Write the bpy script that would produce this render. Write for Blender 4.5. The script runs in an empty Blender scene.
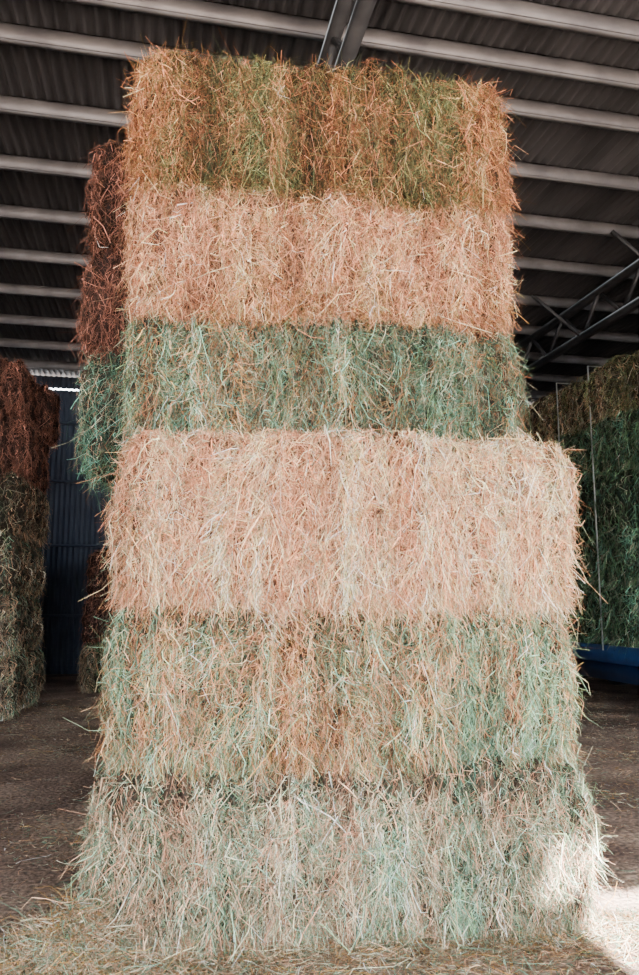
import bpy, math, random
import numpy as np
from mathutils import Vector, Matrix

# ------------------------------------------------------------------ helpers
def new_mat(name, rough=0.8, metal=0.0):
    m = bpy.data.materials.new(name); m.use_nodes = True
    nt = m.node_tree
    b = nt.nodes["Principled BSDF"]
    b.inputs["Roughness"].default_value = rough
    b.inputs["Metallic"].default_value = metal
    return m, nt, b

def noise_mat(name, c1, c2, scale=5, rough=0.8, metal=0.0, stretch=(1,1,1), bump=0.0, detail=6, lo=0.35, hi=0.65):
    m, nt, b = new_mat(name, rough, metal)
    tc = nt.nodes.new("ShaderNodeTexCoord"); mp = nt.nodes.new("ShaderNodeMapping")
    mp.inputs["Scale"].default_value = stretch
    nz = nt.nodes.new("ShaderNodeTexNoise"); nz.inputs["Scale"].default_value = scale
    nz.inputs["Detail"].default_value = detail
    cr = nt.nodes.new("ShaderNodeValToRGB")
    cr.color_ramp.elements[0].position = lo; cr.color_ramp.elements[1].position = hi
    cr.color_ramp.elements[0].color = (*c1, 1); cr.color_ramp.elements[1].color = (*c2, 1)
    L = nt.links.new
    L(tc.outputs["Object"], mp.inputs[0]); L(mp.outputs[0], nz.inputs["Vector"])
    L(nz.outputs["Fac"], cr.inputs[0]); L(cr.outputs[0], b.inputs["Base Color"])
    if bump:
        bp = nt.nodes.new("ShaderNodeBump"); bp.inputs["Strength"].default_value = bump
        bp.inputs["Distance"].default_value = 0.02
        L(nz.outputs["Fac"], bp.inputs["Height"]); L(bp.outputs[0], b.inputs["Normal"])
    return m

def mesh_obj(name, verts, quads, mat, cols=None, loc=(0,0,0), rotz=0, parent=None, smooth=False):
    me = bpy.data.meshes.new(name)
    verts = np.asarray(verts, dtype=np.float32).reshape(-1, 3)
    quads = np.asarray(quads, dtype=np.int32).reshape(-1, 4)
    me.vertices.add(len(verts)); me.vertices.foreach_set("co", verts.ravel())
    me.loops.add(quads.size); me.loops.foreach_set("vertex_index", quads.ravel())
    me.polygons.add(len(quads))
    me.polygons.foreach_set("loop_start", np.arange(0, quads.size, 4, dtype=np.int32))
    me.update(calc_edges=True); me.validate()
    if smooth:
        me.polygons.foreach_set("use_smooth", np.ones(len(quads), dtype=bool))
    if cols is not None:
        at = me.color_attributes.new("Col", 'FLOAT_COLOR', 'POINT')
        c = np.ones((len(verts), 4), dtype=np.float32); c[:, :3] = cols
        at.data.foreach_set("color", c.ravel())
    if mat: me.materials.append(mat)
    ob = bpy.data.objects.new(name, me)
    ob.location = loc; ob.rotation_euler = (0, 0, rotz)
    bpy.context.collection.objects.link(ob)
    if parent: ob.parent = parent
    return ob

def empty(name, loc=(0,0,0), parent=None):
    e = bpy.data.objects.new(name, None); e.location = loc; e.empty_display_size = 0.3
    bpy.context.collection.objects.link(e)
    if parent: e.parent = parent
    return e

class Geo:
    """accumulates quads"""
    def __init__(s): s.v = []; s.q = []
    def box(s, x0,x1,y0,y1,z0,z1):
        n = len(s.v)
        s.v += [(x0,y0,z0),(x1,y0,z0),(x1,y1,z0),(x0,y1,z0),(x0,y0,z1),(x1,y0,z1),(x1,y1,z1),(x0,y1,z1)]
        for f in [(0,3,2,1),(4,5,6,7),(0,1,5,4),(1,2,6,5),(2,3,7,6),(3,0,4,7)]:
            s.q.append([n+i for i in f])
    def bar(s, a, b, w, h):
        a = Vector(a); b = Vector(b); d = (b-a).normalized()
        up = Vector((0,0,1)) if abs(d.z) < .95 else Vector((0,1,0))
        r = d.cross(up).normalized()*w/2; u = r.cross(d).normalized()*h/2
        n = len(s.v)
        for p in (a, b):
            for k in (-r-u, r-u, r+u, -r+u): s.v.append(tuple(p+k))
        for f in [(0,1,2,3),(7,6,5,4),(0,4,5,1),(1,5,6,2),(2,6,7,3),(3,7,4,0)]:
            s.q.append([n+i for i in f])
    def ring(s, prof, c, axis='X', seg=28):
        """lathe closed profile [(axial, radius)] around axis through c"""
        n = len(s.v); m = len(prof)
        for i in range(seg):
            a = 2*math.pi*i/seg
            for (ax, r) in prof:
                s.v.append((c[0]+ax, c[1]+r*math.cos(a), c[2]+r*math.sin(a)))
        for i in range(seg):
            for j in range(m):
                s.q.append([n+i*m+j, n+((i+1)%seg)*m+j, n+((i+1)%seg)*m+(j+1)%m, n+i*m+(j+1)%m])
    def obj(s, name, mat, **k): return mesh_obj(name, s.v, s.q, mat, **k)

# ------------------------------------------------------------------ materials
def hay_material():
    m, nt, b = new_mat("hay", 0.75)
    at = nt.nodes.new("ShaderNodeAttribute"); at.attribute_name = "Col"
    tc = nt.nodes.new("ShaderNodeTexCoord"); mp = nt.nodes.new("ShaderNodeMapping")
    mp.inputs["Scale"].default_value = (60, 60, 14)
    nz = nt.nodes.new("ShaderNodeTexNoise"); nz.inputs["Scale"].default_value = 1.0; nz.inputs["Detail"].default_value = 4
    mr = nt.nodes.new("ShaderNodeMapRange")
    mr.inputs[1].default_value = .3; mr.inputs[2].default_value = .7
    mr.inputs[3].default_value = .55; mr.inputs[4].default_value = 1.3
    mx = nt.nodes.new("ShaderNodeVectorMath"); mx.operation = 'SCALE'
    gm = nt.nodes.new("ShaderNodeGamma"); gm.inputs["Gamma"].default_value = 1.34
    L = nt.links.new
    L(tc.outputs["Object"], mp.inputs[0]); L(mp.outputs[0], nz.inputs["Vector"])
    L(at.outputs["Color"], gm.inputs["Color"])
    L(nz.outputs["Fac"], mr.inputs[0]); L(gm.outputs[0], mx.inputs[0]); L(mr.outputs[0], mx.inputs["Scale"])
    L(mx.outputs[0], b.inputs["Base Color"])
    b.inputs["Specular IOR Level"].default_value = 0.25
    return m
HAY = hay_material()
STEEL = noise_mat("galvanised_steel", (.11,.12,.135), (.19,.205,.22), 3, .55, .3)
DSTEEL = noise_mat("dark_painted_steel", (.022,.026,.03), (.045,.05,.055), 4, .6, .3)
ROOF = noise_mat("roof_sheet", (.048,.054,.062), (.085,.093,.105), 1.2, .6, .3, stretch=(3,.4,1))
WALLB = noise_mat("wall_sheet_blue", (.022,.035,.06), (.038,.055,.082), 1.5, .6, .2)
BLUE = noise_mat("blue_paint", (.01,.04,.13), (.015,.06,.19), 6, .4, .1)
RUB = noise_mat("tyre_rubber", (.012,.012,.012), (.03,.03,.03), 12, .85)
STRAP = noise_mat("strap_webbing", (.28,.33,.34), (.4,.43,.43), 30, .7)

# ------------------------------------------------------------------ hay generator
def nrm(a): return a/np.maximum(np.linalg.norm(a, axis=-1, keepdims=True), 1e-9)

def ribbons(rng, P0, T, N, Lg, W, bend=.5, grav=.25, K=5, roll=.9):
    n = len(P0); s = np.linspace(0, 1, K)[None, :, None]
    B = rng.normal(0, bend, (n, 3)); B2 = rng.normal(0, bend*.22, (n, 3)); Lg3 = Lg[:, None, None]
    pts = P0[:, None] + T[:, None]*Lg3*s + B[:, None]*Lg3*(s**2 - .6*s) + B2[:, None]*Lg3*np.sin(s*6.28)
    pts[:, :, 2] -= (grav*Lg[:, None])*(s[..., 0]**2)
    w = nrm(np.cross(T, nrm(N + rng.normal(0, roll, (n, 3)))))
    wid = W[:, None, None]*.5*(1 - .55*s)
    V = np.stack([pts - w[:, None]*wid, pts + w[:, None]*wid], axis=2).reshape(-1, 3)
    base = (np.arange(n)*K*2)[:, None]; k = (np.arange(K-1)*2)[None]
    a = base + k
    Q = np.stack([a, a+1, a+3, a+2], axis=-1).reshape(-1, 4)
    return V, Q
VP_ = 10   # vertices per strand

class Field:
    """smooth pseudo noise by sums of sines"""
    def __init__(s, rng, fr, n=7):
        s.k = rng.normal(0, 1, (n, 3))*np.array(fr); s.p = rng.uniform(0, 6.28, n)
        s.n = n
    def __call__(s, P): return np.sin(P @ s.k.T + s.p).sum(1)/math.sqrt(s.n)

TAN = np.array((.74,.36,.20)); PALE = np.array((.90,.61,.43)); STRAW = np.array((.62,.40,.17))
PINK = np.array((.90,.50,.34))
GRN = np.array((.13,.23,.13)); TEAL = np.array((.16,.36,.29)); OLV = np.array((.17,.185,.09))
DRK = np.array((.19,.12,.075)); GREY = np.array((.52,.52,.41)); MINT=np.array((.32,.55,.41))

def make_bale(name, L, D, H, seed, n, pal_a, pal_b, mix, var=.25, contrast=.3, wid=(.0015,.0042),
              lng=.10, seg=70, r=.12, faces=('F','L','R','T','B'), rough=1.0, bulge=.045, spiky=1.0, gain=1.0,
              fringe=1.0, ends=0.0, zmix=0.0, seam=.6, seamdepth=.10):
    rng = np.random.default_rng(seed)
    edges = [-L/2-.3]
    while edges[-1] < L/2+.3: edges.append(edges[-1] + rng.uniform(.03, .12))
    edges = np.array(edges); nf = len(edges)
    f_off = rng.normal(0, .016*rough, nf); f_mix = rng.normal(0, var, nf); f_val = np.clip(rng.normal(0, contrast*.45, nf), -.5, .22)
    f_lean = rng.normal(0, .14, nf)
    A = Field(rng, (3, 3, 3)); Bf = Field(rng, (16, 12, 9)); C = Field(rng, (50, 40, 24)); M = Field(rng, (5, 2, 4)); M2 = Field(rng, (40, 12, 7))
    FA = Field(rng, (14, 8, 10)); M3 = Field(rng, (70, 40, 30)); C2 = Field(rng, (110, 90, 60))
    half = np.array((L/2, D/2, H/2))
    wob = Field(rng, (2.5,2.5,9)); wob2 = Field(rng, (3,3,30))
    def fl(P):
        x = P[:, 0] + .018*wob(P) + .006*wob2(P)
        i = np.clip(np.searchsorted(edges, x)-1, 0, nf-2)
        fr = (x - edges[i])/(edges[i+1]-edges[i])
        return i, fr
    def surf(P):
        inner = np.clip(P, -(half-r), half-r)
        N = nrm(P - inner)
        S = inner + N*r
        i, fr = fl(S)
        crack = -np.exp(-(np.minimum(fr, 1-fr)/.13)**2)*.034*rough
        d = (f_off[i]+crack)*(1-np.abs(N[:, 0])) + .018*rough*A(S) + .015*rough*Bf(S) + .016*rough*C(S) + .010*C2(S)
        d = d + bulge*(1-(S[:, 2]/half[2])**2)
        return S + N*d[:, None], N
    def colour(P, jit, soft=.28):
        i, fr = fl(P)
        g = mix + f_mix[i] + .16*M(P) + .14*M2(P) + .1*M3(P) - ends*np.clip((np.abs(P[:, 0])/half[0]-.62)/.3, 0, 1) + zmix*P[:, 2]/half[2]
        g = np.clip(g + jit[:, 0]*soft, 0, 1)[:, None]
        na, nb = len(pal_a), len(pal_b)
        ca = np.array(pal_a)[(jit[:, 1]*na).astype(int) % na]; cb = np.array(pal_b)[(jit[:, 2]*nb).astype(int) % nb]
        pick = (rng.random((len(P), 1)) < g)
        c = np.where(pick, cb*.9+ca*.1, ca)
        c = c*.85 + .15*(np.array(pal_a).mean(0)*(1-g) + np.array(pal_b).mean(0)*g)
        crack = 1-.5*np.exp(-(np.minimum(fr, 1-fr)/.14)**2)  # paints shade into the strand colour along flake cracks
        v = (crack*np.exp(f_val[i] + contrast*(.45*M2(P)+.5*M3(P))))[:, None]
        return np.clip(c*v*gain, 0.01, .95)
    V = []; Q = []; off = 0
    def grid(u, v, fn):
        nonlocal off
        a, b = np.meshgrid(np.linspace(-1, 1, u), np.linspace(-1, 1, v), indexing='ij')
        V.append(fn(a.ravel(), b.ravel()))
        i, j = np.meshgrid(np.arange(u-1), np.arange(v-1), indexing='ij')
        k = (i*v + j).ravel() + off
        Q.append(np.stack([k, k+v, k+v+1, k+1], -1)); off += u*v
    sx = int(seg*L/1.2*1.4); sz = int(seg*H/1.2); sy = int(seg*D/1.2)
    for sg in (-1, 1):
        grid(sx, sz, lambda a, b: np.stack([a*half[0], np.full_like(a, sg*half[1]), b*half[2]], -1))
        grid(sx, sy, lambda a, b: np.stack([a*half[0], b*half[1], np.full_like(a, sg*half[2])], -1))
        grid(sy, sz, lambda a, b: np.stack([np.full_like(a, sg*half[0]), a*half[1], b*half[2]], -1))
    V = np.concatenate(V); Q = np.concatenate(Q)
    V, _ = surf(V)
    jit = rng.random((len(V), 3)); jit[:, 0] -= .5
    Cb = colour(V, jit)*.20  # body colour darkened as painted shade for the gaps between strands
    area = {'F': L*H, 'K': L*H*.5, 'L': D*H*.35, 'R': D*H*.35, 'T': L*D*.22, 'B': L*D*.14}
    tot = sum(area[f] for f in faces)
    Ps = []
    for f in faces:
        m = int(n*area[f]/tot)
        a = rng.uniform(-1, 1, m); b = rng.uniform(-1, 1, m)
        if f in 'TB': b = -1 + 2*rng.random(m)**1.8 
        if f in 'LR': a = -1 + 2*rng.random(m)**1.5
        if f in 'FK': P = np.stack([a*half[0], np.full(m, half[1]*(-1 if f == 'F' else 1)), b*half[2]], -1)
        elif f in 'LR': P = np.stack([np.full(m, half[0]*(-1 if f == 'L' else 1)), a*half[1], b*half[2]], -1)
        else: P = np.stack([a*half[0], b*half[1], np.full(m, half[2]*(-1 if f == 'B' else 1))], -1)
        Ps.append(P)
    P = np.concatenate(Ps); S, N = surf(P)
    # thin the straw out in cracks, hollows and squashed upper edges so the body's painted shade shows
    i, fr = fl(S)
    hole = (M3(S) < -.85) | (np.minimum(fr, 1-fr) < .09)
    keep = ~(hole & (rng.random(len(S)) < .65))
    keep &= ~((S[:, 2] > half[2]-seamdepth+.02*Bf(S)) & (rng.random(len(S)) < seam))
    S, N = S[keep], N[keep]; m = len(S); i, fr = fl(S)
    up = np.tile(np.array((0, 0, 1.)), (m, 1)); flat = np.abs(N[:, 2]) > .8
    up[flat] = (0, -1, 0)
    side = nrm(np.cross(up, N)); vert = nrm(np.cross(N, side))
    ang = rng.normal(0, .42, m) + f_lean[i]*2 + .34*FA(S)
    wild = rng.random(m) < .25
    ang[wild] = rng.uniform(-math.pi/2, math.pi/2, wild.sum())
    flip = np.where(rng.random(m) < .3, 1, -1)
    T = (np.sin(ang)[:, None]*side + (np.cos(ang)*flip)[:, None]*vert)
    outc = rng.normal(.08, .16, m); sp = rng.random(m) < .10*spiky
    outc[sp] = rng.uniform(.3, 1.1, sp.sum())
    T = nrm(T + N*outc[:, None])
    Lg = np.clip(rng.lognormal(math.log(lng), .5, m), .025, .36); Lg[sp] *= .7
    ext = S + T*Lg[:, None]*.6
    ex = np.maximum(np.abs(ext[:, 0])-half[0], 0); ez = np.maximum(ext[:, 2]-half[2], 0)
    Lg = Lg*np.clip(1 - (ex*3.5 + ez*(5 + 10*seam))*rng.uniform(.2, 1.3, m), .2, 1)
    S = S + N*rng.uniform(-.006, .015, m)[:, None] - T*(Lg*.5)[:, None]*rng.uniform(0, 1, m)[:, None]
    low = (S[:, 2] < -half[2]+.14) & (rng.random(m) < .6*fringe)
    T[low] = nrm(np.stack([rng.normal(0, .6, low.sum()), rng.uniform(-1.6, -.4, low.sum()), -np.ones(low.sum())], -1)) 
    Lg[low] = np.minimum(Lg[low], .12)
    W = rng.uniform(*wid, m)*np.where(rng.random(m) < .12, 1.9, 1)
    SV, SQ = ribbons(rng, S, T, N, Lg, W)
    jit = rng.random((m, 3)); jit[:, 0] -= .5
    c = colour(S, jit)*np.exp(rng.normal(-.03, .42, m))[:, None]
    c = np.repeat(np.clip(c, .01, .95), VP_, axis=0)
    allV = np.concatenate([V, SV]); allQ = np.concatenate([Q, SQ+len(V)]); allC = np.concatenate([Cb, c])
    allV[:, 2] += H/2
    return allV, allQ, allC

ROT = math.radians(-4)
def place_front(L, D, H, z, cx, fy, seed, rot=ROT, **k):
    V, Q, C = make_bale("b", L, D, H, seed, **k)
    c = Vector((cx, fy)) + Vector((-math.sin(rot), math.cos(rot)))*(D/2)
    return mesh_obj("hay_bale", V, Q, HAY, C, loc=(c.x, c.y, z), rotz=rot)

pink = [PINK, PALE, TAN, PINK]; tan_dk = [TAN*.85, STRAW*.8, PINK*.85, TAN*.6]
NF = 56000
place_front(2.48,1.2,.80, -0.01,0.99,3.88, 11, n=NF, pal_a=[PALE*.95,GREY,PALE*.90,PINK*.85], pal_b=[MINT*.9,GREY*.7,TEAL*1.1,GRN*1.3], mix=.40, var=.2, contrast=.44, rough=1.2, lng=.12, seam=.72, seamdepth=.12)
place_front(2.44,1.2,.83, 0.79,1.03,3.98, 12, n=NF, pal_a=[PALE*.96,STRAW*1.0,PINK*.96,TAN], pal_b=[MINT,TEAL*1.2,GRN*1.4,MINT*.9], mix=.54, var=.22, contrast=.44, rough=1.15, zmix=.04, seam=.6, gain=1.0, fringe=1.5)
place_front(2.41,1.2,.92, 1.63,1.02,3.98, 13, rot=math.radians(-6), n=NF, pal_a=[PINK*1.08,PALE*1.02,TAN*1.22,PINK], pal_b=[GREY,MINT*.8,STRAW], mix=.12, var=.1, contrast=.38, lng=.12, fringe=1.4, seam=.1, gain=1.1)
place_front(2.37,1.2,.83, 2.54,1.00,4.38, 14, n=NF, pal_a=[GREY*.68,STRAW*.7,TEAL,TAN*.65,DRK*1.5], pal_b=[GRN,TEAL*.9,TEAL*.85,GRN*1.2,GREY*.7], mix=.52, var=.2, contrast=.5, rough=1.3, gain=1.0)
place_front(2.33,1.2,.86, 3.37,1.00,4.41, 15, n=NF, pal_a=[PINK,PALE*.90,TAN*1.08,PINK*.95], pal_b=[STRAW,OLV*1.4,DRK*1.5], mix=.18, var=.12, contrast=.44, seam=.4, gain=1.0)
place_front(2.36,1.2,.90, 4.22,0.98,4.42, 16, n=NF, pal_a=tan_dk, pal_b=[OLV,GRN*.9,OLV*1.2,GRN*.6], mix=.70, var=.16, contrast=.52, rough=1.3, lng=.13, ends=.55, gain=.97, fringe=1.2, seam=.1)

F2 = ('L','R','T','B','K','F')
MAR = np.array((.40,.22,.17))
for z, H, cx, a, b, mx, sd in [(0,.78,1.05,[PALE,GREY],[MINT],.4,21),(.78,.83,1.05,[PALE,GREY],[TEAL],.4,22),(1.61,.92,1.05,pink,[GREY],.2,23),
                         (2.53,.86,.66,[GREY*.8,PALE*.65,TEAL],[GRN,TEAL*.9],.4,24),(3.39,.80,.62,[MAR,MAR*.8],[DRK*.7],.3,25),(4.19,.78,.64,[MAR,MAR*.8],[DRK*.7],.3,26)]:
    V, Q, C = make_bale("b", 2.42,1.2,H, sd, n=22000, pal_a=a, pal_b=b, mix=mx, faces=F2, seg=40, rough=1.3, lng=.12, wid=(.003,.006))
    mesh_obj("hay_bale", V, Q, HAY, C, loc=(cx+.1, 5.72 if z<2.5 else 5.86, z), rotz=ROT)

def variant(seed, a, b, mx, gain=1.0):
    V, Q, C = make_bale("v", 2.42,1.18,.87, seed, n=15000, pal_a=a, pal_b=b, mix=mx, faces=F2, seg=26, wid=(.005,.010), lng=.12, rough=1.6, contrast=.4, gain=gain, r=.16, bulge=.05, seam=.3)
    ob = mesh_obj("v", V, Q, HAY, C); me = ob.data; bpy.data.objects.remove(ob); return me
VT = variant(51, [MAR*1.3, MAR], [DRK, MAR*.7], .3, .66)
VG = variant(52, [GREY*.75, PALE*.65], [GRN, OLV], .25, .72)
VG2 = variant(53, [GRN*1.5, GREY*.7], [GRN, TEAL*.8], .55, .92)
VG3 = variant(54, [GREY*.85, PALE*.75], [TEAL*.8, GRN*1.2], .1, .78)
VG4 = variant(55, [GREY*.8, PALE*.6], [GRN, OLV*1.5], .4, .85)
rnd = random.Random(4)
def stack(cx, cy, layers, rows, cols, meshes, along='X', z0=0.0, jit=.06):
    e = empty("hay_bale_stack", (cx, cy, z0)); k = 0
    for l in range(layers):
        for r in range(rows):
            for c in range(cols):
                k += 1
                ob = bpy.data.objects.new("bale_%d" % k, meshes[l % len(meshes)] if len(meshes) > 1 else meshes[0])
                bpy.context.collection.objects.link(ob); ob.parent = e
                j = rnd.uniform(-jit, jit)
                if along == 'X': ob.location = (c*2.46 + j, r*1.24, l*.875); rz = 0
                else: ob.location = (c*1.22 + j*.5, r*2.46 + j, l*.875); rz = math.pi/2
                ob.rotation_euler = (0, 0, rz + rnd.choice((0, math.pi)) + rnd.uniform(-.015, .015))
    return e
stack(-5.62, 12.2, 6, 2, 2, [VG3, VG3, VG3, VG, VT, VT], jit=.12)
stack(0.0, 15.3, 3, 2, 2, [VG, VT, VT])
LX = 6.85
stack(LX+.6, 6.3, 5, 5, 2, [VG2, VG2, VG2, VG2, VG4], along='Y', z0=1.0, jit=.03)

# ------------------------------------------------------------------ trailer
tr = empty("flatbed_trailer", (LX+1.2, 11.2, 0))
def child(g, name, mat):
    o = g.obj(name, mat, loc=(-(LX+1.2), -11.2, 0)); o.parent = tr; return o
g = Geo(); g.box(LX-.05, LX+2.5, 4.9, 17.5, .86, .97)
for x in (LX-.08, LX+2.5): g.box(x, x+.04, 4.9, 17.5, .72, .98)
child(g, "deck", BLUE)
g = Geo()
for x in (LX+.6, LX+1.7): g.box(x, x+.14, 5.0, 17.4, .52, .86)
for i in range(14): g.box(LX, LX+2.45, 5.1+i*.94, 5.2+i*.94, .74, .86)
g.box(LX-.02, LX+.03, 6.2, 13.0, .45, .72)
child(g, "chassis", BLUE)
g = Geo()
for y in (14.0, 15.3, 16.6, 6.0):
    for x in (LX+.02, LX+2.1): g.ring([(0,.30),(0,.40),(.03,.44),(.25,.44),(.28,.40),(.28,.30)], (x, y, .44))
child(g, "tyres", RUB)
g = Geo()
for y in (14.0, 15.3, 16.6, 6.0):
    for x in (LX+.02, LX+2.1):
        g.ring([(.05,.04),(.05,.2),(.02,.3),(.25,.3),(.25,.04)], (x, y, .44), seg=24)
    g.bar((LX+.1, y, .44), (LX+2.3, y, .44), .1, .1)
child(g, "rims_and_axles", STEEL)
g = Geo()
for i in range(5):
    for k in (-.45, .55):
        y = 6.3+i*2.46+k
        g.box(LX-.105, LX-.095, y-.015, y+.015, .9, 5.43)
        g.box(LX-.105, LX+2.45, y-.015, y+.015, 5.43, 5.435)
child(g, "load_straps", STRAP)

# ------------------------------------------------------------------ shed
X0, X1, YF, YB, ZR = -11.0, 11.5, -8.0, 18.6, 7.0
sun_holes = [(5.12, 6.2, -3.10, -2.85), (5.42, 8.0, -7.0, -3.16)]  # unseen roof openings, added and shaped to throw the sun patches
def corrugated(name, u0, u1, v0, v1, mapf, mat, wl=.12, amp=.028, per=6, vs=None, hole=()):
    nu = int((u1-u0)/wl*per)
    U = np.linspace(u0, u1, nu+1); off = amp*np.clip(1.6*np.sin((U-u0)/wl*2*np.pi), -1, 1)
    vs = sorted(set([v0, v1] + [h[2] for h in hole] + [h[3] for h in hole]))
    V = []; 
    for v in vs: V += [mapf(u, v, o) for u, o in zip(U, off)]
    Q = []
    for j in range(len(vs)-1):
        vm = (vs[j]+vs[j+1])/2
        for i in range(nu):
            um = (U[i]+U[i+1])/2
            if any(h[0] < um < h[1] and h[2] < vm < h[3] for h in hole): continue
            a = j*(nu+1)+i; Q.append((a, a+1, a+nu+2, a+nu+1))
    return mesh_obj(name, V, Q, mat)
roof = corrugated("ceiling", X0, X1, YF, YB+.3, lambda u, v, o: (u, v, ZR+.03+o), ROOF, hole=sun_holes)
g = Geo()
for y in (-7.9, -1.2, .2, 1.6, 3.0, 4.4, 5.6, 6.2, 6.85, 7.95, 9.1, 10.35, 11.7, 13.1, 14.6, 16.0, 17.4):
    g.box(X0, X1, y, y+.012, ZR-.17, ZR)
    g.box(X0, X1, y, y+.075, ZR-.172, ZR-.162)
    g.box(X0, X1, y+.067, y+.075, ZR-.172, ZR-.145)
    g.box(X0, X1, y, y+.07, ZR-.012, ZR-.001)
g.obj("roof_purlins", STEEL)
def truss(name, x):
    g = Geo(); zb, zt = 6.15, 6.68
    g.box(x-.06, x+.06, 2.0, YB-.1, zb-.05, zb+.05)
    g.box(x-.06, x+.06, 2.0, YB-.1, zt, zt+.1)
    n = 14; st = (YB-.2-2.0)/n
    for i in range(n):
        a = 2.0+i*st
        g.bar((x, a, zb), (x, a+st/2, zt+.05), .05, .05); g.bar((x, a+st/2, zt+.05), (x, a+st, zb), .05, .05)
    for i in range(0, n, 2):
        a = 2.0+i*st
        g.bar((x, a, zb), (x-.9, a, ZR-.17), .045, .045); g.bar((x, a, zb), (x+.9, a, ZR-.17), .045, .045)
    return g.obj(name, DSTEEL)
for x in (-4.4, 1.42, 7.05): truss("roof_truss", x)
corrugated("wall_back", X0, X1, 0, 6.99, lambda u, v, o: (u, YB+o, v), WALLB, hole=[(X0, 0.0, 6.66, 6.695)])
corrugated("wall_left", YF, YB, 0, ZR, lambda u, v, o: (X0+o, u, v), WALLB)
corrugated("wall_right", YF+6, YB, 0, ZR, lambda u, v, o: (X1+o, u, v), WALLB)
g = Geo()
for z in (1.3, 2.9, 4.4, 5.8): g.box(X0, X1, YB-.22, YB-.04, z, z+.05)
g.obj("wall_girts", WALLB)
g = Geo()
for x in (-4.4, 1.42, 7.05):
    g.box(x-.1, x+.1, YB-.42, YB-.40, 0, 6.65); g.box(x-.1, x+.1, YB-.24, YB-.22, 0, 6.65); g.box(x-.01, x+.01, YB-.40, YB-.24, 0, 6.65)
g.obj("steel_columns", STEEL)

# ------------------------------------------------------------------ floor
m, nt, b = new_mat("dirt_floor", .95)
tc = nt.nodes.new("ShaderNodeTexCoord")
n1 = nt.nodes.new("ShaderNodeTexNoise"); n1.inputs["Scale"].default_value = 1.1; n1.inputs["Detail"].default_value = 8
n2 = nt.nodes.new("ShaderNodeTexNoise"); n2.inputs["Scale"].default_value = 28; n2.inputs["Detail"].default_value = 6
c1 = nt.nodes.new("ShaderNodeValToRGB"); c1.color_ramp.elements[0].color = (.19,.125,.10,1); c1.color_ramp.elements[1].color = (.46,.34,.27,1)
c1.color_ramp.elements[0].position = .40; c1.color_ramp.elements[1].position = .64
c2 = nt.nodes.new("ShaderNodeValToRGB"); c2.color_ramp.elements[0].color = (.45,.45,.45,1); c2.color_ramp.elements[1].color = (1.2,1.15,1.08,1)
c2.color_ramp.elements[0].position = .38; c2.color_ramp.elements[1].position = .62
mx = nt.nodes.new("ShaderNodeMix"); mx.data_type = 'RGBA'; mx.blend_type = 'MULTIPLY'; mx.inputs[0].default_value = 1
bp = nt.nodes.new("ShaderNodeBump"); bp.inputs["Strength"].default_value = .8; bp.inputs["Distance"].default_value = .03
K = nt.links.new
K(tc.outputs["Object"], n1.inputs["Vector"]); K(tc.outputs["Object"], n2.inputs["Vector"])
K(n1.outputs["Fac"], c1.inputs[0]); K(n2.outputs["Fac"], c2.inputs[0])
K(c1.outputs[0], mx.inputs[6]); K(c2.outputs[0], mx.inputs[7]); K(mx.outputs[2], b.inputs["Base Color"])
K(n2.outputs["Fac"], bp.inputs["Height"]); K(bp.outputs[0], b.inputs["Normal"])
g = Geo(); g.v = [(-60,-60,0),(60,-60,0),(60,40,0),(-60,40,0)]; g.q = [[0,1,2,3]]
g.obj("floor", m)

rng = np.random.default_rng(77)
def litter(n, px, py, pz, tilt, lng, wid, pal, gain=1.0):
    m = len(px); P = np.stack([px, py, pz], -1)
    a = rng.uniform(0, 2*math.pi, m)
    T = nrm(np.stack([np.cos(a), np.sin(a), rng.normal(0, tilt, m)], -1))
    N = np.tile(np.array((0, 0, 1.)), (m, 1))
    Lg = np.clip(rng.lognormal(math.log(lng), .5, m), .02, .3)
    V, Q = ribbons(rng, P, T, N, Lg, rng.uniform(*wid, m), grav=.0, bend=.3, roll=.5)
    V[:, 2] = np.maximum(V[:, 2], .003 + rng.random(len(V))*.004)
    c = np.array(pal)[rng.integers(0, len(pal), m)]*np.exp(rng.normal(0, .4, m))[:, None]*gain
    return V, Q, np.repeat(np.clip(c, .01, .9), VP_, axis=0)
parts = []
palf = [PALE*.9, GREY, STRAW*.9, MINT*.8, DRK*1.8, PALE*.75, GREY*.8]
m_ = 15000
u = rng.uniform(-1.2, 2.6, m_); d = rng.exponential(.2, m_)
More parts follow.
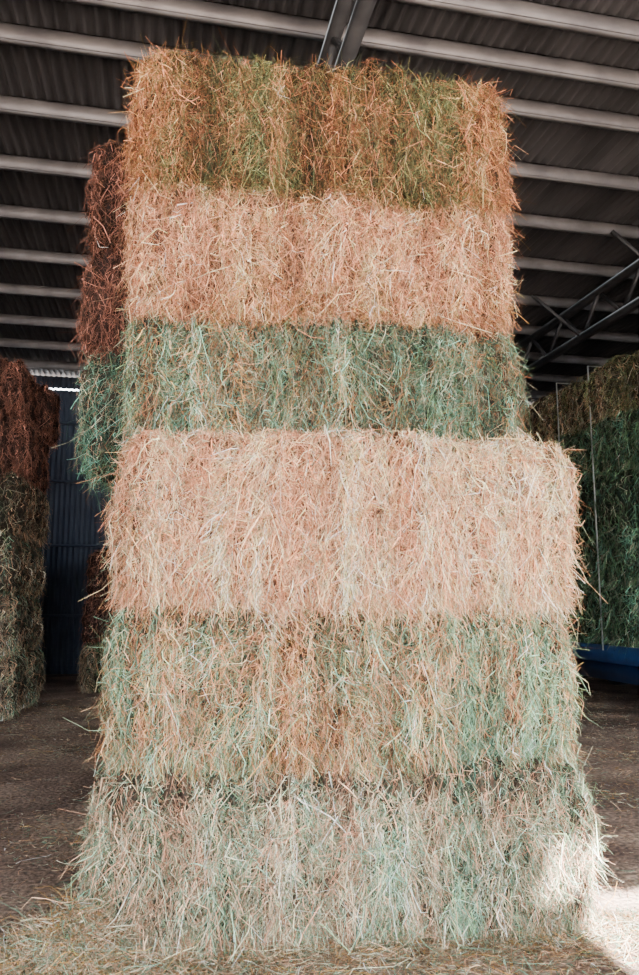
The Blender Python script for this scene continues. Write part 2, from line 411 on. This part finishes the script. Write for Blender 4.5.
parts.append(litter(m_, u, 3.87 - (u-1)*.07 - d + .08, np.maximum(.004, rng.random(m_)*.04*np.exp(-d/.15)), .15, .09, (.002,.0045), palf, .9))
m_ = 18000
hx = rng.normal(-.38, .20, m_); hy = rng.normal(3.78, .22, m_); hr = ((hx+.30)**2+(hy-3.88)**2)
parts.append(litter(m_, hx, hy, rng.random(m_)*.30*np.exp(-hr/.05)+.004, .3, .10, (.002,.0045), palf, .98))
m_ = 120000
fx = rng.uniform(-6, 8, m_); fy = rng.uniform(1.5, 14, m_)
cl = np.sin(fx*2.1+1.3*np.sin(fy*1.7))*np.sin(fy*1.9+fx*.6) + .5*np.sin(fx*5.3+fy*4.1)
kp = rng.random(m_) < np.clip(.38+.5*cl, .08, 1)
fx, fy = fx[kp], fy[kp]
parts.append(litter(len(fx), fx, fy, np.full(len(fx), .005), .05, .07, (.0025,.007), palf, 1.0))
off = 0; VV = []; QQ = []; CC = []
for V, Q, C in parts:
    VV.append(V); QQ.append(Q+off); CC.append(C); off += len(V)
mesh_obj("loose_hay", np.concatenate(VV), np.concatenate(QQ), HAY, np.concatenate(CC))

# ------------------------------------------------------------------ light
w = bpy.data.worlds.new("World"); bpy.context.scene.world = w; w.use_nodes = True
bg = w.node_tree.nodes["Background"]
bg.inputs[0].default_value = (.94, .965, 1.0, 1); bg.inputs[1].default_value = 15.0
s = bpy.data.lights.new("sun", 'SUN'); s.energy = 125; s.angle = math.radians(.53); s.color = (1, .96, .91)
so = bpy.data.objects.new("sun", s); bpy.context.collection.objects.link(so)
dirv = Vector((-.467, 1.0, -1.0)).normalized()
so.rotation_euler = dirv.to_track_quat('-Z', 'Y').to_euler(); so.location = (6, -12, 14)

# ------------------------------------------------------------------ camera
cd = bpy.data.cameras.new("camera"); cam = bpy.data.objects.new("camera", cd)
bpy.context.collection.objects.link(cam)
cam.location = (0, 0, 1.65)
cam.rotation_euler = (math.radians(90+8.5), 0, math.radians(-12))
cd.sensor_width = 36; cd.lens = 36*760/975; cd.clip_end = 300
bpy.context.scene.camera = cam
